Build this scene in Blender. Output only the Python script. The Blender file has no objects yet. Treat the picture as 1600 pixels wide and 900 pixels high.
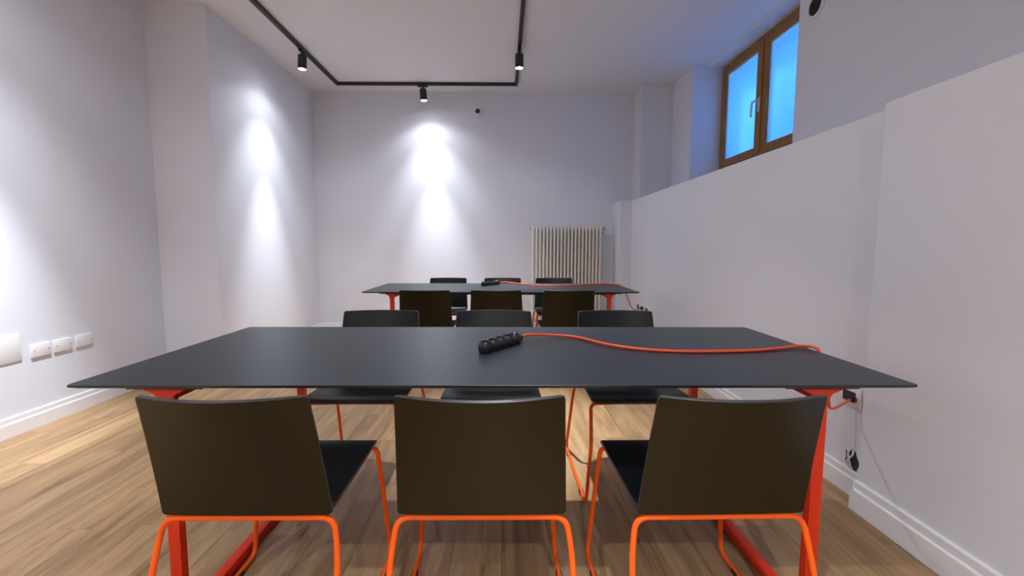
import bpy, bmesh, math, random
from mathutils import Vector, Matrix, Quaternion
random.seed(7)
S = bpy.context.scene
C = S.collection

# ------------------------------------------------------------------ camera
FPX, PITCH, YAW, ROLL, SHX, SHY, CAMZ = 687.99, 0.0867, 0.0074, 0.0019, -9.71, -4.59, 1.127
cam_data = bpy.data.cameras.new('camera'); cam = bpy.data.objects.new('camera', cam_data); C.objects.link(cam)
fw = Vector((math.sin(YAW)*math.cos(PITCH), math.cos(YAW)*math.cos(PITCH), -math.sin(PITCH)))
rt = Vector((math.cos(YAW), -math.sin(YAW), 0)); up = rt.cross(fw)
rt, up = rt*math.cos(ROLL)+up*math.sin(ROLL), up*math.cos(ROLL)-rt*math.sin(ROLL)
cam.matrix_world = Matrix((rt, up, -fw)).transposed().to_4x4()
cam.location = (0, 0, CAMZ)
cam_data.sensor_fit = 'HORIZONTAL'; cam_data.sensor_width = 36
cam_data.lens = 36*FPX/1600
cam_data.shift_x = -SHX/1600; cam_data.shift_y = SHY/1600
cam_data.clip_start = 0.02
S.camera = cam

# ------------------------------------------------------------------ world (dusk sky outside the window)
w = bpy.data.worlds.new('sky'); S.world = w; w.use_nodes = True
bg = w.node_tree.nodes['Background']
bg.inputs['Color'].default_value = (0.13, 0.46, 1.0, 1); bg.inputs['Strength'].default_value = 2.9

# ------------------------------------------------------------------ view
vs = S.view_settings
vs.view_transform = 'Standard'; vs.look = 'None'; vs.gamma = 1; vs.use_curve_mapping = False
vs.exposure = 1.48

LAMP_SPILL, LAMP_MID, LAMP_CORE = 6.5, 38.0, 150.0       # watts of the nested beams of every ceiling spot

# ------------------------------------------------------------------ materials
def new_mat(name):
    m = bpy.data.materials.new(name); m.use_nodes = True
    nt = m.node_tree; b = nt.nodes['Principled BSDF']
    return m, nt, b
def N(nt, t, **kw):
    n = nt.nodes.new(t)
    for k, v in kw.items():
        if k in n.inputs: n.inputs[k].default_value = v
        else: setattr(n, k, v)
    return n
def simple(name, col, rough=0.5, metal=0.0, spec=0.5, noise=0.0, nscale=40, bump=0.0, bscale=200):
    m, nt, b = new_mat(name)
    b.inputs['Base Color'].default_value = (*col, 1); b.inputs['Roughness'].default_value = rough
    b.inputs['Metallic'].default_value = metal; b.inputs['Specular IOR Level'].default_value = spec
    tc = N(nt, 'ShaderNodeTexCoord')
    if noise > 0:
        nz = N(nt, 'ShaderNodeTexNoise', Scale=nscale, Detail=4.0)
        nt.links.new(tc.outputs['Object'], nz.inputs['Vector'])
        mx = N(nt, 'ShaderNodeMix', data_type='RGBA')
        mx.inputs['A'].default_value = (*[c*(1-noise) for c in col], 1)
        mx.inputs['B'].default_value = (*[min(1, c*(1+noise)) for c in col], 1)
        nt.links.new(nz.outputs['Fac'], mx.inputs['Factor']); nt.links.new(mx.outputs['Result'], b.inputs['Base Color'])
    if bump > 0:
        nb = N(nt, 'ShaderNodeTexNoise', Scale=bscale, Detail=3.0)
        nt.links.new(tc.outputs['Object'], nb.inputs['Vector'])
        bp = N(nt, 'ShaderNodeBump', Strength=bump, Distance=0.002)
        nt.links.new(nb.outputs['Fac'], bp.inputs['Height']); nt.links.new(bp.outputs['Normal'], b.inputs['Normal'])
    return m
def wood_floor():
    m, nt, b = new_mat('oak_plank')
    tc = N(nt, 'ShaderNodeTexCoord'); oi = N(nt, 'ShaderNodeObjectInfo')
    sc = N(nt, 'ShaderNodeMath', operation='MULTIPLY'); sc.inputs[1].default_value = 57.0
    nt.links.new(oi.outputs['Random'], sc.inputs[0])
    cb = N(nt, 'ShaderNodeCombineXYZ')
    nt.links.new(sc.outputs[0], cb.inputs['X']); nt.links.new(sc.outputs[0], cb.inputs['Z'])
    ad = N(nt, 'ShaderNodeVectorMath', operation='ADD')
    nt.links.new(tc.outputs['Object'], ad.inputs[0]); nt.links.new(cb.outputs[0], ad.inputs[1])
    mp = N(nt, 'ShaderNodeMapping'); mp.inputs['Scale'].default_value = (1.0, 0.09, 1.0)
    nt.links.new(ad.outputs[0], mp.inputs['Vector'])
    n1 = N(nt, 'ShaderNodeTexNoise', Scale=11.0, Detail=7.0, Roughness=0.60, Distortion=1.4)
    n2 = N(nt, 'ShaderNodeTexNoise', Scale=85.0, Detail=3.0, Roughness=0.6)
    for n in (n1, n2): nt.links.new(mp.outputs[0], n.inputs['Vector'])
    cr = N(nt, 'ShaderNodeValToRGB')
    e = cr.color_ramp.elements
    e[0].position = 0.30; e[0].color = (0.235, 0.136, 0.062, 1)
    e[1].position = 0.72; e[1].color = (0.52, 0.345, 0.180, 1)
    k = e.new(0.5); k.color = (0.395, 0.243, 0.118, 1)
    nt.links.new(n1.outputs['Fac'], cr.inputs['Fac'])
    fr = N(nt, 'ShaderNodeMapRange'); fr.inputs['From Min'].default_value = 0.35; fr.inputs['From Max'].default_value = 0.65
    fr.inputs['To Min'].default_value = 0.90; fr.inputs['To Max'].default_value = 1.05
    nt.links.new(n2.outputs['Fac'], fr.inputs['Value'])
    rr = N(nt, 'ShaderNodeMapRange'); rr.inputs['To Min'].default_value = 0.88; rr.inputs['To Max'].default_value = 1.10
    nt.links.new(oi.outputs['Random'], rr.inputs['Value'])
    mu = N(nt, 'ShaderNodeMath', operation='MULTIPLY')
    nt.links.new(fr.outputs[0], mu.inputs[0]); nt.links.new(rr.outputs[0], mu.inputs[1])
    vm = N(nt, 'ShaderNodeVectorMath', operation='SCALE')
    nt.links.new(cr.outputs['Color'], vm.inputs[0]); nt.links.new(mu.outputs[0], vm.inputs['Scale'])
    nt.links.new(vm.outputs[0], b.inputs['Base Color'])
    b.inputs['Roughness'].default_value = 0.42; b.inputs['Specular IOR Level'].default_value = 0.4
    bp = N(nt, 'ShaderNodeBump', Strength=0.12, Distance=0.002)
    nt.links.new(n2.outputs['Fac'], bp.inputs['Height']); nt.links.new(bp.outputs['Normal'], b.inputs['Normal'])
    return m
def wood_frame():
    m, nt, b = new_mat('window_wood')
    tc = N(nt, 'ShaderNodeTexCoord'); mp = N(nt, 'ShaderNodeMapping'); mp.inputs['Scale'].default_value = (8, 8, 1.2)
    nt.links.new(tc.outputs['Object'], mp.inputs['Vector'])
    n1 = N(nt, 'ShaderNodeTexNoise', Scale=6.0, Detail=5.0, Distortion=0.5); nt.links.new(mp.outputs[0], n1.inputs['Vector'])
    cr = N(nt, 'ShaderNodeValToRGB'); e = cr.color_ramp.elements
    e[0].position = .3; e[0].color = (0.24, 0.100, 0.009, 1); e[1].position = .75; e[1].color = (0.38, 0.175, 0.020, 1)
    nt.links.new(n1.outputs['Fac'], cr.inputs['Fac']); nt.links.new(cr.outputs['Color'], b.inputs['Base Color'])
    b.inputs['Roughness'].default_value = 0.4
    return m
def frosted():
    m, nt, b = new_mat('frosted_glass')
    out = nt.nodes['Material Output']
    tr = N(nt, 'ShaderNodeBsdfTranslucent'); tr.inputs['Color'].default_value = (0.72, 0.86, 0.95, 1)
    gl = N(nt, 'ShaderNodeBsdfGlass', Roughness=0.22, IOR=1.15)
    gl.inputs['Color'].default_value = (0.80, 0.92, 1.0, 1)
    tc = N(nt, 'ShaderNodeTexCoord')
    nz = N(nt, 'ShaderNodeTexNoise', Scale=60.0, Detail=3.0); nt.links.new(tc.outputs['Object'], nz.inputs['Vector'])
    bp = N(nt, 'ShaderNodeBump', Strength=0.15, Distance=0.003); nt.links.new(nz.outputs['Fac'], bp.inputs['Height'])
    nt.links.new(bp.outputs['Normal'], gl.inputs['Normal'])
    mx = N(nt, 'ShaderNodeMixShader'); mx.inputs[0].default_value = 0.45
    nt.links.new(tr.outputs[0], mx.inputs[1]); nt.links.new(gl.outputs[0], mx.inputs[2])
    nt.links.new(mx.outputs[0], out.inputs['Surface'])
    return m
def emit(name, col, s):
    m, nt, b = new_mat(name)
    b.inputs['Base Color'].default_value = (*col, 1)
    b.inputs['Emission Color'].default_value = (*col, 1); b.inputs['Emission Strength'].default_value = s
    return m
M = dict(
    wall=simple('wall_paint', (0.745, 0.763, 0.850), 0.75, spec=0.25, noise=0.015, nscale=3, bump=0.25, bscale=90),
    ceiling=simple('ceiling_paint', (0.785, 0.785, 0.825), 0.85, spec=0.2, noise=0.01, nscale=3, bump=0.1, bscale=120),
    trim=simple('white_trim', (0.83, 0.83, 0.86), 0.35, noise=0.01),
    plank=wood_floor(), subfloor=simple('subfloor', (0.10, 0.055, 0.03), 0.9, noise=.2),
    winwood=wood_frame(), frost=frosted(),
    black_lam=simple('black_laminate_table', (0.012, 0.0215, 0.030), 0.38, spec=0.5, noise=0.12, nscale=300, bump=0.03, bscale=600),
    table_edge=simple('table_edge_black', (0.010, 0.011, 0.013), 0.5, noise=0.1),
    shell=simple('black_shell', (0.003, 0.0042, 0.0055), 0.40, spec=0.3, noise=0.10, nscale=200, bump=0.04, bscale=700),
    shell_back=simple('black_shell_warm_bounce', (0.0125, 0.0092, 0.0012), 0.38, spec=0.24, noise=0.10, nscale=200, bump=0.04, bscale=700),  # black shell again, warm floor bounce painted in as an olive tint
    shell_edge=simple('shell_edge', (0.035, 0.032, 0.036), 0.42, noise=0.1),
    orange=simple('orange_powder_coat', (0.90, 0.115, 0.006), 0.42, spec=0.28, noise=0.06, nscale=90),
    red=simple('red_powder_coat', (0.62, 0.032, 0.006), 0.45, spec=0.3, noise=0.06, nscale=90),
    rubber=simple('black_rubber', (0.012, 0.012, 0.013), 0.6, noise=0.1),
    blackmet=simple('black_metal', (0.010, 0.010, 0.011), 0.45, noise=0.1),
    plastic_black=simple('black_plastic', (0.016, 0.018, 0.021), 0.30, noise=0.1),
    plastic_white=simple('white_plastic', (0.80, 0.80, 0.82), 0.35, noise=0.01),
    cable=simple('orange_cable', (0.90, 0.10, 0.035), 0.42, noise=0.05),
    cable_dark=simple('dark_cable', (0.08, 0.02, 0.018), 0.5, noise=0.05),
    enamel=simple('cream_enamel', (0.78, 0.73, 0.65), 0.35, noise=0.02),
    chrome=simple('brushed_chrome', (0.62, 0.62, 0.64), 0.25, metal=1.0, noise=0.04),
    satin=simple('satin_silver', (0.72, 0.72, 0.74), 0.35, metal=0.25, noise=0.03),
    concrete=simple('concrete', (0.52, 0.55, 0.58), 0.85, noise=0.25, nscale=5, bump=0.3),
    hole=simple('hole_shade', (0.04, 0.04, 0.045), 0.9, noise=0.4, nscale=60),
    screw=simple('screw_steel', (0.42, 0.42, 0.44), 0.35, metal=0.8, noise=0.05),
    mesh=simple('grille_mesh', (0.045, 0.042, 0.045), 0.6, noise=0.2, nscale=150),
    lens=emit('lamp_lens', (0.92, 0.94, 1.0), 40.0),
)

# ------------------------------------------------------------------ helpers
def finish(name, bm, mat, parent=None, smooth=None, mats=None):
    bmesh.ops.recalc_face_normals(bm, faces=bm.faces)
    me = bpy.data.meshes.new(name); bm.to_mesh(me); bm.free()
    for m in (mats or [mat]): me.materials.append(m)
    if smooth is not None:
        me.polygons.foreach_set('use_smooth', [True]*len(me.polygons))
        me.set_sharp_from_angle(angle=math.radians(smooth))
    o = bpy.data.objects.new(name, me); C.objects.link(o)
    if parent: o.parent = parent
    return o
def box(bm, x0, x1, y0, y1, z0, z1, bev=0.0, seg=2):
    v = [bm.verts.new(p) for p in ((x0,y0,z0),(x1,y0,z0),(x1,y1,z0),(x0,y1,z0),(x0,y0,z1),(x1,y0,z1),(x1,y1,z1),(x0,y1,z1))]
    fs = [bm.faces.new([v[i] for i in q]) for q in ((0,3,2,1),(4,5,6,7),(0,1,5,4),(1,2,6,5),(2,3,7,6),(3,0,4,7))]
    if bev:
        es = list({e for f in fs for e in f.edges})
        bmesh.ops.bevel(bm, geom=es, offset=bev, segments=seg, profile=0.5, affect='EDGES')
def prism(bm, poly, z0, z1):
    a = [bm.verts.new((x, y, z0)) for x, y in poly]; b = [bm.verts.new((x, y, z1)) for x, y in poly]
    n = len(poly)
    bm.faces.new(a); bm.faces.new(b)
    for i in range(n): bm.faces.new((a[i], a[(i+1) % n], b[(i+1) % n], b[i]))
def extrude_poly(bm, pts3, off):
    a = [bm.verts.new(p) for p in pts3]; b = [bm.verts.new(Vector(p)+Vector(off)) for p in pts3]
    n = len(a); bm.faces.new(a); bm.faces.new(b)
    for i in range(n): bm.faces.new((a[i], a[(i+1) % n], b[(i+1) % n], b[i]))
def cyl(bm, p0, p1, r0, r1=None, n=24, cap=True):
    r1 = r0 if r1 is None else r1
    p0, p1 = Vector(p0), Vector(p1); d = (p1-p0).normalized()
    a = d.orthogonal().normalized(); b = d.cross(a)
    A = [bm.verts.new(p0+(a*math.cos(t)+b*math.sin(t))*r0) for t in [2*math.pi*i/n for i in range(n)]]
    B = [bm.verts.new(p1+(a*math.cos(t)+b*math.sin(t))*r1) for t in [2*math.pi*i/n for i in range(n)]]
    for i in range(n): bm.faces.new((A[i], A[(i+1) % n], B[(i+1) % n], B[i]))
    if cap: bm.faces.new(A); bm.faces.new(B)
def lathe(bm, prof, n=28, mat=Matrix()):
    rings = []
    for r, z in prof:
        if r < 1e-6: rings.append([bm.verts.new(mat @ Vector((0, 0, z)))])
        else: rings.append([bm.verts.new(mat @ Vector((r*math.cos(2*math.pi*i/n), r*math.sin(2*math.pi*i/n), z))) for i in range(n)])
    for A, B in zip(rings, rings[1:]):
        for i in range(n):
            j = (i+1) % n
            if len(A) == 1 and len(B) == 1: continue
            if len(A) == 1: bm.faces.new((A[0], B[i], B[j]))
            elif len(B) == 1: bm.faces.new((A[i], A[j], B[0]))
            else: bm.faces.new((A[i], A[j], B[j], B[i]))
def tube(bm, pts, r, n=10, cap=True):
    pts = [Vector(p) for p in pts]; rings = []
    t = (pts[1]-pts[0]).normalized(); a = t.orthogonal().normalized()
    for i, p in enumerate(pts):
        t2 = ((pts[min(i+1, len(pts)-1)]-pts[max(i-1, 0)])).normalized()
        q = t.rotation_difference(t2); a = (q @ a); a = (a - t2*a.dot(t2)).normalized(); t = t2
        b = t.cross(a)
        rings.append([bm.verts.new(p+(a*math.cos(2*math.pi*k/n)+b*math.sin(2*math.pi*k/n))*r) for k in range(n)])
    for A, B in zip(rings, rings[1:]):
        for k in range(n): bm.faces.new((A[k], A[(k+1) % n], B[(k+1) % n], B[k]))
    if cap: bm.faces.new(rings[0]); bm.faces.new(rings[-1])
def rounded(pts, rad, seg=6):
    """polyline with corners filleted by rad (list or number)"""
    pts = [Vector(p) for p in pts]; out = [pts[0]]
    for i in range(1, len(pts)-1):
        p = pts[i]; a = pts[i-1]-p; b = pts[i+1]-p
        r = rad[i-1] if isinstance(rad, (list, tuple)) else rad
        r = min(r, a.length*.48, b.length*.48)
        pa, pb = p+a.normalized()*r, p+b.normalized()*r
        for k in range(seg+1):
            s = k/seg; out.append(pa*(1-s)**2+p*2*s*(1-s)+pb*s*s)
    out.append(pts[-1]); return out
def spline(pts, seg=10):
    P = [Vector(p) for p in pts]; P = [P[0]*2-P[1]]+P+[P[-1]*2-P[-2]]; out = []
    for i in range(1, len(P)-2):
        for k in range(seg):
            t = k/seg
            out.append(.5*((2*P[i])+(-P[i-1]+P[i+1])*t+(2*P[i-1]-5*P[i]+4*P[i+1]-P[i+2])*t*t+(-P[i-1]+3*P[i]-3*P[i+1]+P[i+2])*t**3))
    out.append(P[-2]); return out
def tag(o, label, cat, group=None):
    o['label'] = label; o['category'] = cat
    if group: o['group'] = group
    return o
def thing(name, label, cat, loc=(0,0,0), rotz=0.0, group=None):
    o = bpy.data.objects.new(name, None); C.objects.link(o); o.empty_display_size = 0.1
    o.location = loc; o.rotation_euler = (0, 0, rotz)
    return tag(o, label, cat, group)
def struct(name, bm, mat, parent=None, smooth=None):
    o = finish(name, bm, mat, parent, smooth)
    if parent is None: o['kind'] = 'structure'
    return o
def dup(root, loc, rotz, label):
    def cp(o, par):
        c = o.copy(); C.objects.link(c); c.parent = par
        for ch in list(o.children): cp(ch, c)
        return c
    r = cp(root, None); r.location = loc; r.rotation_euler = (0, 0, rotz); r['label'] = label
    return r

# ------------------------------------------------------------------ the room
XL, XR, YJ, YF, YB, ZC = -2.916, -2.42, 3.775, 5.81, -3.2, 3.09   # left wall, recessed left wall, jog, far wall, rear wall, ceiling
XN, XD, XU, XW, ZL = 1.525, 1.60, 2.07, 2.40, 1.70                # right lower wall (two depths), upper wall, window plane, ledge height
T = 0.2
bm = bmesh.new(); box(bm, XL-T, 3.0, YB-T, YF+T, -0.15, -0.012); floor = struct('floor', bm, M['subfloor'])
PW, PL = 0.182, 1.25
i = 0; x = XL
while x < XN+0.08:
    y = YB - random.uniform(0.05, PL)
    while y < YF:
        y0, y1 = max(y, YB), min(y+PL, YF); x1 = min(x+PW, 1.60)
        if y1-y0 > 0.03 and x1-x > 0.02:
            bm = bmesh.new(); hx, hy = (x1-x)/2-0.0004, (y1-y0)/2-0.0005
            box(bm, -hx, hx, -hy, hy, -0.012, 0.0, 0.0006, 1)
            o = finish('plank', bm, M['plank'], floor); o.location = ((x+x1)/2, (y0+y1)/2, 0)
        y += PL
    x += PW
bm = bmesh.new(); box(bm, XL-T, 3.0, YB-T, YF+T, ZC, ZC+0.15); struct('ceiling', bm, M['ceiling'])
bm = bmesh.new(); prism(bm, [(XL, YB), (XL, YJ), (XR, YJ), (XR, YF), (XL-T, YF), (XL-T, YB)], -0.012, ZC); struct('wall_left', bm, M['wall'])
bm = bmesh.new(); box(bm, XL-T, 3.0, YF, YF+T, -0.012, ZC); struct('wall_far', bm, M['wall'])
bm = bmesh.new(); box(bm, XL-T, 3.0, YB-T, YB, -0.012, ZC); struct('wall_rear', bm, M['wall'])
bm = bmesh.new()
prism(bm, [(XN, YB), (XN, 1.80), (XD, 1.80), (XD, 5.49), (1.455, 5.49), (1.455, YF), (2.62, YF), (2.62, YB)], -0.012, ZL)
o = struct('wall_right', bm, M['wall'])
bv = o.modifiers.new('soft_edges', 'BEVEL'); bv.width = 0.0025; bv.segments = 2; bv.limit_method = 'ANGLE'
WY0, WY1, WZ0, WZ1 = 3.40, 4.957, 1.955, 3.068
bm = bmesh.new(); prism(bm, [(XU, YB), (XU, 3.21), (XW, WY0), (2.62, WY0), (2.62, YB)], ZL, ZC)
o = struct('wall_right_upper', bm, M['wall'])
bm = bmesh.new(); prism(bm, [(XU, WY1), (XU, 5.50), (1.69, 5.50), (1.69, YF), (2.62, YF), (2.62, WY1)], ZL, ZC)
struct('wall_right_column', bm, M['wall'])
bm = bmesh.new(); box(bm, XW-0.01, 2.62, WY0, WY1, ZL, WZ0); struct('wall_window_sill', bm, M['wall'])
bm = bmesh.new(); box(bm, 2.24, 2.62, WY0, WY1, WZ1, ZC); struct('trim_1', bm, M['wall'])
# light well behind the window
bm = bmesh.new(); prism(bm, [(3.45, 1.5), (3.45, 7.6), (2.62, 7.6), (2.62, 7.8), (3.6, 7.8), (3.6, 1.5)], 0.8, 3.55); struct('wall_light_well', bm, M['concrete'])
bm = bmesh.new(); box(bm, 2.62, 2.95, 2.6, 5.8, 3.0, 3.3); struct('added_shade_slab', bm, M['concrete'])  # slab added outside to darken the top of the panes

def baseboard(name, runs, near=1.0):
    """runs: list of (x0,y0,x1,y1, inward normal)"""
    bm = bmesh.new()
    for q_, (x0, y0, x1, y1, nx, ny) in enumerate(runs):
        hs = near if q_ < 2 else 1.0
        prof = [(0, 0), (0.017, 0), (0.017, 0.078), (0.014, 0.083), (0.010, 0.084), (0.010, 0.110), (0.007, 0.115), (0, 0.115)]
        a = [bm.verts.new((x0+nx*d, y0+ny*d, z*hs)) for d, z in prof]; b = [bm.verts.new((x1+nx*d, y1+ny*d, z*hs)) for d, z in prof]
        n = len(prof); bm.faces.new(a); bm.faces.new(b)
        for k in range(n): bm.faces.new((a[k], a[(k+1) % n], b[(k+1) % n], b[k]))
    return struct(name, bm, M['trim'])
baseboard('baseboard_left', [(XL, YB, XL, YJ, 1, 0), (XL, YJ, XR+.017, YJ, 0, -1), (XR, YJ, XR, YF, 1, 0)])
baseboard('baseboard_right', [(XN, YB, XN, 1.80, -1, 0), (XN-.017, 1.80, XD, 1.80, 0, 1), (XD, 1.80, XD, 5.49, -1, 0), (1.44, 5.49, XD, 5.49, 0, -1)], 1.14)
baseboard('baseboard_far', [(XR, YF, 1.455, YF, 0, -1)])

# ------------------------------------------------------------------ window
win = bpy.data.objects.new('window_1', None); C.objects.link(win); win['kind'] = 'structure'
win['label'] = 'brown wooden two-sash window with frosted panes, high in the right wall'
win.location = (XW, (WY0+WY1)/2, WZ0)
HW, HH = (WY1-WY0)/2, WZ1-WZ0
def bar(bm, y0, y1, z0, z1, x0, x1, bev=0.004): box(bm, x0, x1, y0, y1, z0, z1, bev)
fr = 0.045
for (y0, y1, z0, z1) in ((-HW, -HW+fr, 0, HH), (HW-fr, HW, 0, HH), (-HW+fr, HW-fr, 0, fr), (-HW+fr, HW-fr, HH-fr, HH)):
    bm = bmesh.new(); bar(bm, y0, y1, z0, z1, 0.0, 0.07); finish('window_frame', bm, M['winwood'], win)
for sgn in (-1, 1):
    y0, y1 = (fr*.7-HW, -0.004) if sgn < 0 else (0.004, HW-fr*.7)
    z0, z1 = fr*.7, HH-fr*.7
    sash = bpy.data.objects.new('window_sash', None); C.objects.link(sash); sash.parent = win
    st = 0.078
    for (a, b_, c, d) in ((y0, y0+st, z0, z1), (y1-st, y1, z0, z1), (y0+st, y1-st, z0, z0+st), (y0+st, y1-st, z1-st, z1)):
        bm = bmesh.new(); bar(bm, a, b_, c, d, -0.022, 0.045); finish('sash_rail', bm, M['winwood'], sash)
    gy0, gy1, gz0, gz1 = y0+st, y1-st, z0+st, z1-st
    bm = bmesh.new(); g = 0.010
    for (a, b_, c, d) in ((gy0, gy0+g, gz0, gz1), (gy1-g, gy1, gz0, gz1), (gy0+g, gy1-g, gz0, gz0+g), (gy0+g, gy1-g, gz1-g, gz1)):
        box(bm, 0.004, 0.03, a, b_, c, d)
    finish('glazing_seal', bm, M['trim'], sash)
    bm = bmesh.new(); box(bm, 0.015, 0.021, gy0+.004, gy1-.004, gz0+.004, gz1-.004); finish('pane', bm, M['frost'], sash)
bm = bmesh.new(); box(bm, -0.034, -0.012, -0.024, 0.028, 0.05, HH-.05, 0.005); finish('meeting_stile', bm, M['winwood'], win)
bm = bmesh.new(); box(bm, -0.042, -0.034, -0.015, 0.018, 0.42, 0.55, 0.003)
cyl(bm, (-0.040, 0.002, 0.515), (-0.075, 0.002, 0.515), 0.011)
tube(bm, rounded([(-0.072, 0.0, 0.515), (-0.078, 0.03, 0.515), (-0.078, 0.045, 0.505), (-0.078, 0.052, 0.40), (-0.072, 0.05, 0.385)], 0.02), 0.009)
h = finish('handle', bm, M['satin'], win, 40); h['label'] = 'brushed metal lever handle'

# ------------------------------------------------------------------ chairs
def corner_map(p, q, hx, hy, r):
    """rectangle half sizes hx,hy -> rounded rectangle"""
    ax, ay = abs(p), abs(q); sx, sy = (1 if p >= 0 else -1), (1 if q >= 0 else -1)
    if ax > hx-r and ay > hy-r:
        a, b = (ax-hx+r)/r, (ay-hy+r)/r
        ax, ay = hx-r+r*a*math.sqrt(1-b*b/2), hy-r+r*b*math.sqrt(1-a*a/2)
    return sx*ax, sy*ay
def shell_sheet(fn, nu, nv, r, thick, w, h, inner=0):
    """thick curved sheet: fn(u,v)->Vector, u in [-1,1] (w = full width), v in [0,1] (h = length)"""
    def lines(L, n):
        c = [-L+r*k/3 for k in range(3)]; mid = [-L+r+(2*L-2*r)*k/n for k in range(n+1)]
        return c+mid+[-q for q in reversed(c)]
    us, vs_ = lines(w/2, nu), lines(h/2, nv)
    def P(a, b):
        a, b = corner_map(a, b, w/2, h/2, r); return fn(a/(w/2), b/h+.5)
    def Nrm(a, b):
        e = 1e-3; a2, b2 = corner_map(a, b, w/2, h/2, r)
        u, v = a2/(w/2), b2/h+.5
        return (fn(u+e, v)-fn(u-e, v)).cross(fn(u, v+e)-fn(u, v-e)).normalized()
    bm = bmesh.new(); G = []; t = thick/2
    for s in (1, -1):   # s = -1 : inner (sitter's) face of a backrest
        G.append([[bm.verts.new(P(a, b)+Nrm(a, b)*t*s) for b in vs_] for a in us])
    A, B = G; nU, nV = len(us), len(vs_)
    for gi, g in enumerate(G):
        for i in range(nU-1):
            for j in range(nV-1):
                f = bm.faces.new((g[i][j], g[i+1][j], g[i+1][j+1], g[i][j+1])); f.material_index = inner if gi else 0
    ring = [(i, 0) for i in range(nU)]+[(nU-1, j) for j in range(1, nV)]+[(i, nV-1) for i in range(nU-2, -1, -1)]+[(0, j) for j in range(nV-2, 0, -1)]
    cen = Vector((0, 0, 0))
    for i, j in ring: cen += A[i][j].co
    cen /= len(ring)
    mid = []
    for (i, j) in ring:
        m = (A[i][j].co+B[i][j].co)/2
        mid.append(bm.verts.new(m+(m-cen).normalized()*thick*.25))
    n = len(ring)
    for k in range(n):
        k2 = (k+1) % n; (i, j), (i2, j2) = ring[k], ring[k2]
        for g in (A, B):
            f = bm.faces.new((g[i][j], g[i2][j2], mid[k2], mid[k])); f.material_index = 1
    return bm
KS = 0.98
def kz(z): return 1.127-(1.127-z)*KS
def make_chair():
    t = thing('chair', '', 'chair', group='black chairs with red sled frames')
    def seat_fn(u, v):
        y = -0.200+0.412*v
        z = 0.432+0.018*v-0.006*(1-u*u)*math.sin(math.pi*min(1, max(0, v)))
        if v > .86: z -= 0.016*((v-.86)/.14)**2
        if v < .10: z += 0.016*((.10-v)/.10)**2
        hw = 0.222-0.004*math.cos(math.pi*v)
        return Vector((u*hw*KS, y*KS, kz(z)))
    finish('seat', shell_sheet(seat_fn, 12, 14, 0.030, 0.011, 0.44, 0.412), None, t, 50, [M['shell'], M['shell_edge']])
    def back_fn(u, v):
        z = 0.428+0.345*v
        hw = 0.221-0.018*v
        y = -0.205-0.068*v-0.012*v*v
        s = 0.004+0.040*max(v, 0)**1.2
        return Vector((u*hw*KS, (y-s*(1-u*u)+.006)*KS, kz(z)))
    finish('backrest', shell_sheet(back_fn, 14, 12, 0.010, 0.010, 0.425, 0.35, 2), None, t, 50, [M['shell_back'], M['shell_edge'], M['shell']])
    R = 0.0078
    for s in (-1, 1):
        pts = [(s*0.10, -0.192, kz(.414)), (s*0.219, -0.192, kz(.414)), (s*0.232, -0.212, 0.34), (s*0.2475, -0.315, R), (s*0.2475, 0.245, R), (s*0.2255, 0.232, 0.27), (s*0.221, 0.186, kz(.424)), (s*0.10, 0.174, kz(.424))]
        bm = bmesh.new(); tube(bm, rounded(pts, [0.035, 0.03, 0.045, 0.04, 0.03, 0.028]), R, 12)
        leg = finish('sled_leg', bm, M['orange'], t, 60)
        for y in (-0.22, 0.14):
            bm = bmesh.new(); box(bm, s*0.2475-.010, s*0.2475+.010, y-.018, y+.018, 0.0, 0.012, 0.003); finish('foot_glide', bm, M['rubber'], leg)
    bm = bmesh.new(); tube(bm, [(-0.10, -0.192, kz(.414)), (0.10, -0.192, kz(.414))], R, 12); finish('rear_crossbar', bm, M['orange'], t, 60)
    bm = bmesh.new(); tube(bm, [(-0.10, 0.174, kz(.424)), (0.10, 0.174, kz(.424))], R, 12); finish('front_crossbar', bm, M['orange'], t, 60)
    return t
chair0 = make_chair()
first = True
ends = ('plain-wall end', 'middle', 'window-wall end')
ROWS = [  # y of chair origin, facing, xs, rotations, description
    (1.306, 0, (-0.667, -0.054, 0.574), (0, 0, 0.8), 'side away from radiator, table farther from radiator'),
    (2.118, math.pi, (-0.663, -0.050, 0.622), (0, -0.5, 0.5), 'radiator side, table farther from radiator'),
    (3.860, 0, (-0.640, -0.053, 0.548), (0.6, 0, -0.4), 'side away from radiator, table beside radiator'),
    (4.690, math.pi, (-0.612, 0.003, 0.580), (0, 0.4, 0), 'radiator side, table beside radiator')]
for (y, fa, xs, rots, desc) in ROWS:
    for k in range(3):
        lab = 'black red-framed chair, %s, %s' % (ends[k], desc)
        rz = fa+math.radians(rots[k]); loc = (xs[k]*KS, y*KS, 0)
        if first:
            chair0.location = loc; chair0.rotation_euler = (0, 0, rz); chair0['label'] = lab; first = False
        else: dup(chair0, loc, rz, lab)

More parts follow.
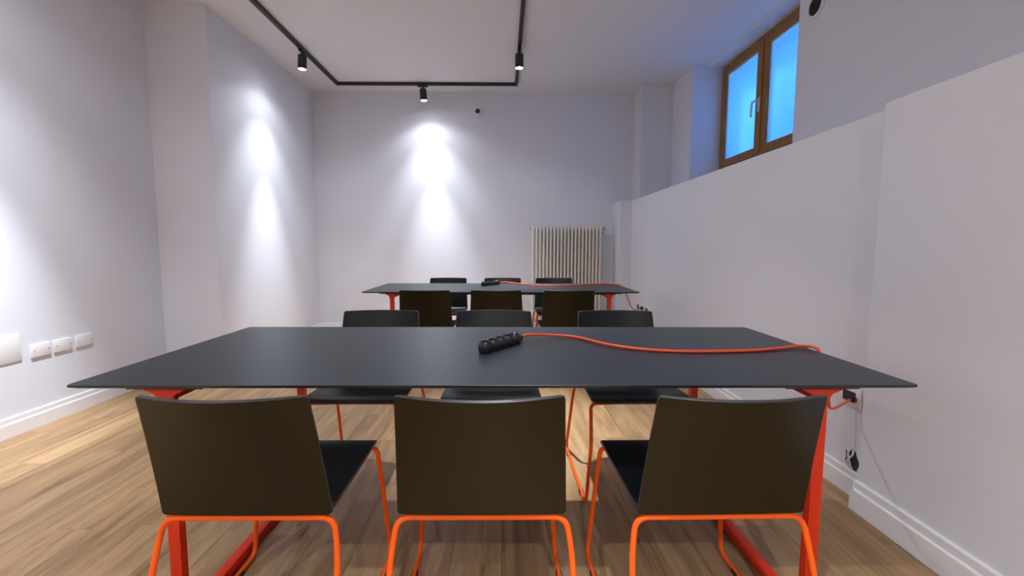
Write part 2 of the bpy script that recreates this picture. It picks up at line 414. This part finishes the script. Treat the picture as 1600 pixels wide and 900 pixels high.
# ------------------------------------------------------------------ tables
def make_table():
    t = thing('table', 'long black meeting table on red legs, farther from the radiator', 'table', group='long black meeting tables')
    TW, TD, TH, z1, r = 1.2*KS, 0.451*KS, 0.012, kz(.74), 0.012
    poly = []
    for cx, cy, a0 in ((TW-r, -TD+r, -90), (TW-r, TD-r, 0), (-TW+r, TD-r, 90), (-TW+r, -TD+r, 180)):
        for k in range(5):
            a = math.radians(a0+22.5*k); poly.append((cx+r*math.cos(a), cy+r*math.sin(a)))
    bm = bmesh.new(); n = len(poly)
    def loop(ins, z): return [bm.verts.new((x-math.copysign(ins, x), y-math.copysign(ins, y), z)) for x, y in poly]
    L = [loop(0.0015, z1), loop(0, z1-.0015), loop(0, z1-.006), loop(0.012, z1-TH)]
    bm.faces.new(L[0]); bm.faces.new(L[-1])
    for q, (A, B) in enumerate(zip(L, L[1:])):
        for k in range(n):
            f = bm.faces.new((A[k], A[(k+1) % n], B[(k+1) % n], B[k])); f.material_index = 1 if q else 0
    finish('tabletop', bm, None, t, 30, [M['black_lam'], M['table_edge']])
    for s in (-1, 1):
        lx = s*0.924; zt = z1-TH
        for yy in (-1, 1):
            cy = yy*0.405; hd = .013; bm = bmesh.new()
            # flared plate outline in XZ, extruded in Y : column with concave shoulders
            hw = 0.0165; fl = 0.058; pts = []
            right = [(fl, zt-.007), (fl, zt-.011)]
            for k in range(9):
                a = math.radians(90*k/8); right.append((hw+.032-.032*math.sin(a), zt-.013-.034*(1-math.cos(a))))
            right.append((hw, 0.045)); right.append((hw-.004, 0.0))
            pts = [(lx+x, cy-hd, z) for x, z in right]+[(lx-x, cy-hd, z) for x, z in reversed(right)]
            extrude_poly(bm, pts, (0, 2*hd, 0))
            es = [e for e in bm.edges if abs(abs((e.verts[0].co-e.verts[1].co).normalized().y)) < .1]
            bmesh.ops.bevel(bm, geom=es, offset=0.004, segments=2, profile=.5, affect='EDGES', clamp_overlap=True)
            finish('leg', bm, M['red'], t, 35)
        bm = bmesh.new(); box(bm, lx-.019, lx+.019, -.395, .395, 0.0, 0.036, 0.005); finish('floor_bar', bm, M['red'], t, 35)
        bm = bmesh.new(); box(bm, lx-.016, lx+.016, -.39, .39, zt-.043, zt-.007, 0.004); finish('top_rail', bm, M['red'], t, 35)
        for yy in (-1, 1):
            bm = bmesh.new(); box(bm, lx-.105, lx+.105, yy*.39-.03, yy*.39+.03, zt-.007, zt, .002); finish('mounting_plate', bm, M['blackmet'], t)
    for yy in (-.25, .25):
        bm = bmesh.new(); box(bm, -.895, .895, yy-.02, yy+.02, zt-.030, zt-.002, .003); finish('cross_rail', bm, M['blackmet'], t)
    return t
tb0 = make_table(); tb0.location = (-0.020, 1.657*KS, 0)
dup(tb0, (-0.014, 4.215*KS, 0), 0, 'long black meeting table on red legs, beside the radiator')

# ------------------------------------------------------------------ power strips and cables
ZT = kz(.74)+.0002
def make_strip():
    t = thing('power_strip', 'black round-lobed power strip on the table farther from the radiator', 'power strip', group='black power strips')
    r, sp = 0.0265, 0.0455
    def lobe(dome):
        bm = bmesh.new()
        if dome: prof = [(0, 0), (.020, 0), (.0245, .006), (r, .018), (.0255, .028), (.021, .038), (.013, .0445), (0, .047)]
        else: prof = [(0, 0), (.020, 0), (.0245, .006), (r, .017), (.0258, .027), (.0225, .0355), (.0190, .0395), (.0176, .0395), (.0172, .028), (0, .028)]
        lathe(bm, prof, 28); return bm
    for k in range(5):
        o = finish('socket' if k < 4 else 'end_cap', lobe(k == 4), M['plastic_black'], t, 35)
        o.location = (0, (k-2)*sp, 0)
        if k < 4:
            bm = bmesh.new()
            for s in (-1, 1): cyl(bm, (s*.0095, 0, .0281), (s*.0095, 0, .0287), .0028, n=10)
            finish('pin_holes', bm, M['hole'], o)
            for s in (-1, 1):
                bm = bmesh.new(); box(bm, -.002, .002, s*.0165-.0015, s*.0165+.0015, .028, .0400, .0005)
                finish('earth_clip', bm, M['chrome'], o)
    bm = bmesh.new(); box(bm, -.018, .018, -2*sp, 2*sp, 0.0, .026, .006); finish('body', bm, M['plastic_black'], t, 40)
    bm = bmesh.new(); box(bm, -.012, .012, 2*sp+.020, 2*sp+.046, .003, .027, .004); finish('cable_gland', bm, M['plastic_black'], t, 40)
    return t
st0 = make_strip()
sa = (-0.066*KS, 1.590*KS); sb = (0.050*KS, 1.748*KS)
ang = math.atan2(sb[1]-sa[1], sb[0]-sa[0])-math.pi/2
st0.location = ((sa[0]+sb[0])/2, (sa[1]+sb[1])/2, ZT); st0.rotation_euler = (0, 0, ang)
dup(st0, (-0.125*KS, 4.43*KS, ZT), math.radians(-42), 'black round-lobed power strip on the table beside the radiator')

def cable(name, pts, r, label, plug_at, plug_dir, second_mat=None):
    t = thing(name, label, 'cable', group='orange power cables')
    bm = bmesh.new(); tube(bm, spline(pts, 9), r, 10); finish('cord', bm, M['cable'], t, 60)
    bm = bmesh.new(); p = Vector(plug_at); d = Vector(plug_dir).normalized()
    cyl(bm, p-d*.012, p+d*.010, .0070, .010, 16); cyl(bm, p+d*.010, p+d*.024, .013, .014, 16)
    finish('plug', bm, M['plastic_black'], t, 40)
    return t
r = 0.0055
P0 = Vector((st0.location.x, st0.location.y, 0))+Matrix.Rotation(ang, 3, 'Z') @ Vector((0, 2*.0455+.046, 0))
zc_ = ZT+r
def on_top(pts): return [(x*KS, y*KS, z) for x, y, z in pts]
cable('extension_cable', [(P0.x-.004, P0.y-.006, ZT+.016), (P0.x+.03, P0.y+.02, ZT+.022)]+on_top([(0.20, 1.84, ZT+.014), (0.31, 1.83, zc_+.002), (0.405, 1.69, zc_+.003), (0.50, 1.625, zc_+.001), (0.62, 1.59, zc_), (0.75, 1.582, zc_), (0.93, 1.60, zc_), (1.05, 1.632, zc_+.001), (1.13, 1.658, zc_+.003), (1.170, 1.650, zc_+.004)])+
      [(1.150, 1.602, zc_+.006), (1.1655, 1.590, ZT+.003), (1.170, 1.585, ZT-.020), (1.185, 1.585, .68), (1.225, 1.610, .615), (1.255, 1.642, .56), (1.279, 1.668, .512), (1.318, 1.705, .484), (1.40, 1.775, .466), (1.50, 1.86, .455), (1.562, 1.915, .445)], r,
      'orange extension cable across the table farther from the radiator', (1.560, 1.913, .445), (0.5, .16, .0))
cable('extension_cable', on_top([(-0.036, 4.535, ZT+.016), (0.02, 4.575, ZT+.02), (0.13, 4.575, zc_+.004), (0.24, 4.47, zc_), (0.36, 4.38, zc_), (0.50, 4.35, zc_), (0.62, 4.37, zc_), (0.80, 4.47, zc_), (0.95, 4.53, zc_), (1.06, 4.54, zc_+.002), (1.14, 4.48, zc_+.004), (1.178, 4.42, zc_+.003)])+
      [(1.168, 4.305, ZT+.004), (1.174, 4.295, ZT-.02), (1.205, 4.31, .69), (1.28, 4.45, .60), (1.36, 4.62, .50), (1.45, 4.80, .437), (1.53, 4.925, .428), (1.562, 4.952, .432)], r,
      'orange extension cable across the table beside the radiator', (1.562, 4.952, .432), (0.5, .12, .0))

# ------------------------------------------------------------------ wall plates and sockets
def blank_plate(y0, y1, z0, z1, label, cat='wall plate', screws=True, group=None, th=.011):
    t = thing('blank_wall_plate', label, cat, (XL, (y0+y1)/2, z0), group=group)
    w2, hh = (y1-y0)/2, z1-z0
    bm = bmesh.new(); box(bm, 0, th, -w2, w2, 0, hh, .003); finish('plate', bm, M['plastic_white'], t, 40)
    if screws:
        for s in (-1, 1):
            bm = bmesh.new(); cyl(bm, (.0105, s*(w2-.017), hh*.5), (.0122, s*(w2-.017), hh*.5), .0038, n=12); finish('screw', bm, M['screw'], t)
G1 = 'blank white wall plates'
blank_plate(2.692, 2.812, .434, .516, 'blank white wall plate between the large cover and the middle plate', group=G1)
blank_plate(2.832, 2.952, .434, .516, 'blank white wall plate, the middle one of three in a row', group=G1)
blank_plate(2.976, 3.104, .434, .516, 'blank white wall plate at the end nearest the wall corner', group=G1)
blank_plate(2.38, 2.64, .436, .604, 'large blank white junction cover beside three small plates', 'cover', False, None, .007)
def socket(y, z, label, group):
    t = thing('wall_socket', label, 'socket', (XD, y, z), group=group)
    bm = bmesh.new(); box(bm, -.011, 0, -.062, .062, -.044, .044, .004); finish('plate', bm, M['plastic_white'], t, 40)
    bm = bmesh.new(); box(bm, -.0135, -.009, -.036, .036, -.024, .024, .0015); o = finish('socket_insert', bm, M['plastic_black'], t)
    bm = bmesh.new()
    for q in (-.024, 0, .024):
        for dz in (-.009, 0, .009): cyl(bm, (-.0134, q, dz), (-.0138, q, dz), .0022, n=8)
    finish('pin_holes', bm, M['hole'], o)
socket(1.955, .450, 'white wall socket with black insert above the dark cable hole', None)
for k, y in enumerate((5.11, 4.955, 4.80)):
    socket(y, .432, 'white wall socket with black insert, %s' % ('nearest the far wall of three in a row', 'the middle of three in a row', 'farthest from the far wall of three')[k], 'white wall sockets in a row of three')
# broken cable hole in the lower wall with loose wires
t = thing('cable_hole', 'ragged dark cable hole with loose white wires above the baseboard', 'wall hole', (XD, 1.925, .158))
bm = bmesh.new(); vs2 = []
for k in range(22):
    a = 2*math.pi*k/22; rr = .050*random.uniform(.72, 1.15); vs2.append((-.001, rr*.9*math.cos(a), rr*1.05*math.sin(a)))
extrude_poly(bm, vs2, (.004, 0, 0)); finish('opening', bm, M['hole'], t)
for q, (a, b_) in enumerate(((.0, .012), (.014, -.012))):
    bm = bmesh.new(); tube(bm, spline([(-.003, a-.008, -.045), (-.012, a, -.01), (-.011, b_, .03), (-.003, b_*.5, .05)], 6), .0042, 8); finish('wire', bm, M['plastic_white'], t, 60)
bm = bmesh.new(); tube(bm, [(XD-.001, 1.925, .405), (XD-.001, 1.918, .32), (XD-.001, 1.915, .208)], .0035, 8)
tag(finish('painted_cable', bm, M['wall'], None, 60), 'thin wall-coloured cable running from socket down to the hole', 'cable')

# ------------------------------------------------------------------ vent
t = thing('round_vent', 'round white vent with dark mesh on the wall beside the window', 'vent', (XU, 3.035, 2.715))
bm = bmesh.new(); lathe(bm, [(.060, 0), (.078, 0), (.080, .006), (.076, .016), (.066, .019), (.061, .016), (.060, .008)], 40, Matrix.Rotation(-math.pi/2, 4, 'Y')); finish('rim', bm, M['plastic_white'], t, 45)
bm = bmesh.new(); cyl(bm, (-.004, 0, 0), (-.006, 0, 0), .061, n=40); finish('mesh_backing', bm, M['mesh'], t)
bm = bmesh.new()
for k in range(-6, 7):
    q = k*.0092; L = math.sqrt(max(0, .060**2-q*q))
    box(bm, -.011, -.007, q-.0016, q+.0016, -L, L); box(bm, -.0105, -.0075, -L, L, q-.0016, q+.0016)
finish('grille', bm, M['blackmet'], t)

# ------------------------------------------------------------------ security camera
t = thing('security_camera', 'small white wall camera with a round black lens', 'camera', (-0.316, YF, 2.83))
bm = bmesh.new(); lathe(bm, [(0, 0), (.034, 0), (.034, .008), (.028, .014), (0, .014)], 28, Matrix.Translation((.02, 0, -.025)) @ Matrix.Rotation(math.pi/2, 4, 'X')); finish('wall_mount', bm, M['plastic_white'], t, 40)
bm = bmesh.new(); tube(bm, spline([(.02, -.012, -.025), (.012, -.035, -.035), (.002, -.05, -.03), (0, -.06, -.012)], 6), .010, 12); finish('arm', bm, M['plastic_white'], t, 60)
bm = bmesh.new(); lathe(bm, [(0, 0), (.026, .002), (.032, .01), (.033, .06), (.031, .066), (.027, .066)], 28, Matrix.Translation((0, -.03, .008)) @ Matrix.Rotation(math.radians(98), 4, 'X')); body = finish('camera_body', bm, M['plastic_white'], t, 40)
bm = bmesh.new(); lathe(bm, [(.028, .060), (.029, .067), (.024, .070), (.012, .071), (.010, .068), (0, .068)], 28, Matrix.Translation((0, -.03, .008)) @ Matrix.Rotation(math.radians(98), 4, 'X')); finish('lens', bm, M['plastic_black'], t, 30)

# ------------------------------------------------------------------ radiator
t = thing('radiator', 'cream tubular column radiator on the far wall', 'radiator', (0.826, YF-.092, 0.0))
ns, sp, zb, zt = 20, 0.0455, 0.16, 1.395
bm = bmesh.new()
for y in (-.034, .034):
    tube(bm, rounded([(0, y*.55, zb+.012), (0, y, zb+.06), (0, y, zt-.06), (0, y*.55, zt-.012)], .03, 4), .0140, 10)
for z in (zb+.028, zt-.028):
    box(bm, -.0215, .0215, -.036, .036, z-.024, z+.024, .012, 3)
secm = finish('section', bm, M['enamel'], t, 50)
for k in range(ns):
    o = secm if k == 0 else secm.copy()
    if k: C.objects.link(o); o.parent = t
    o.location = ((k-(ns-1)/2)*sp, 0, 0)
xe = ns/2*sp
bm = bmesh.new(); cyl(bm, (xe-.012, 0, zt-.028), (xe+.030, 0, zt-.028), .013); cyl(bm, (xe+.022, 0, zt-.052), (xe+.022, 0, zt-.018), .012); valve = finish('valve', bm, M['chrome'], t, 40)
bm = bmesh.new(); cyl(bm, (xe+.024, 0, zt-.028), (xe+.062, 0, zt-.028), .019, .016); finish('valve_knob', bm, M['plastic_white'], valve, 40)
bm = bmesh.new(); cyl(bm, (xe+.024, -.002, zt-.028), (xe+.032, -.002, zt-.028), .0205); finish('valve_collar', bm, M['blackmet'], valve, 40)
bm = bmesh.new(); tube(bm, rounded([(xe+.022, 0, zt-.045), (xe+.022, 0, zt-.09), (xe+.022, .085, zt-.09)], .03), .008); finish('feed_pipe', bm, M['chrome'], t, 60)
bm = bmesh.new(); cyl(bm, (-xe+.012, 0, zt-.028), (-xe-.020, 0, zt-.028), .011); finish('bleed_plug', bm, M['chrome'], t, 40)
for x in (-xe+.10, xe-.10):
    for z in (zb+.06, zt-.075):
        bm = bmesh.new(); box(bm, x-.012, x+.012, .03, .085, z-.01, z+.01, .002); finish('wall_bracket', bm, M['enamel'], t)

# ------------------------------------------------------------------ ceiling track and spots
TXL, TXR, TYF, TYB = -1.985, 0.162, 5.485, -2.3
t = thing('lighting_track', 'black U-shaped lighting track fixed to the ceiling', 'light track', (0, 0, ZC))
for (x0, x1, y0, y1) in ((TXL-.0175, TXL+.0175, TYB, TYF-.0175), (TXR-.0175, TXR+.0175, TYB, TYF-.0175), (TXL-.0175, TXR+.0175, TYF-.0175, TYF+.0175)):
    bm = bmesh.new(); box(bm, x0, x1, y0, y1, -.034, 0, .002); rail = finish('rail', bm, M['blackmet'], t)
def spot(x, y, label, along_x=False, tilt=(0, 0), gain=1.0):
    t = thing('spotlight', label, 'spotlight', (x, y, ZC-.034), group='black track spotlights')
    bm = bmesh.new()
    if along_x: box(bm, -.06, .06, -.016, .016, -.020, 0, .003)
    else: box(bm, -.016, .016, -.06, .06, -.020, 0, .003)
    finish('track_adapter', bm, M['blackmet'], t)
    bm = bmesh.new(); cyl(bm, (0, 0, -.018), (0, 0, -.050), .011, n=16); finish('stem', bm, M['blackmet'], t, 40)
    rot = Matrix.Translation((0, 0, -.042)) @ Matrix.Rotation(tilt[0], 4, 'X') @ Matrix.Rotation(tilt[1], 4, 'Y')
    bm = bmesh.new(); lathe(bm, [(0, 0), (.036, 0), (.041, -.006), (.0415, -.130), (.040, -.135), (.036, -.135), (.0345, -.118), (0, -.118)], 36, rot); finish('lamp_body', bm, M['blackmet'], t, 35)
    bm = bmesh.new(); lathe(bm, [(0, -.1345), (.033, -.1335), (.0355, -.126), (.034, -.1185), (0, -.1185)], 32, rot); finish('lens', bm, M['lens'], t, 40)
    for nm, pw, size, blend in (('spill_beam', LAMP_SPILL, 140, 0.6), ('mid_beam', LAMP_MID, 84, 1.0), ('core_beam', LAMP_CORE, 41, 1.0)):
        L = bpy.data.lights.new(nm, 'SPOT'); L.energy = pw*gain; L.color = (0.91, 0.955, 1.0)
        L.spot_size = math.radians(size); L.spot_blend = blend; L.shadow_soft_size = 0.028
        lo = bpy.data.objects.new(nm, L); C.objects.link(lo); lo.parent = t
        lo.matrix_local = rot @ Matrix.Translation((0, 0, -.146))
spot(TXL, 4.556, 'black track spotlight lighting the recessed part of the left wall', tilt=(0, math.radians(3)))
spot(-0.961, TYF, 'black track spotlight lighting the far wall', True, tilt=(0, math.radians(-4)))
spot(TXR, 4.504, 'black track spotlight above the table beside the radiator')
spot(TXL, 2.05, 'black track spotlight above the blank wall plates', tilt=(math.radians(4), math.radians(20)), gain=1.05)
spot(TXR, 2.62, 'black track spotlight between the two tables')
spot(TXL, 0.20, 'black track spotlight, hung at the plain left wall')
spot(TXR, 0.38, 'black track spotlight hung ahead of the table farther from radiator')
spot(TXL, -1.9, 'added unseen fill spotlight near the rear wall, plain wall side', tilt=(math.radians(20), 0), gain=3.2)  # unseen boosted lamp, added to lift the room's overall brightness
spot(TXR, -1.9, 'added unseen fill spotlight near the rear wall, window wall side', tilt=(math.radians(18), math.radians(-12)), gain=3.2)  # added fill behind the camera, tilted towards the right wall to brighten it
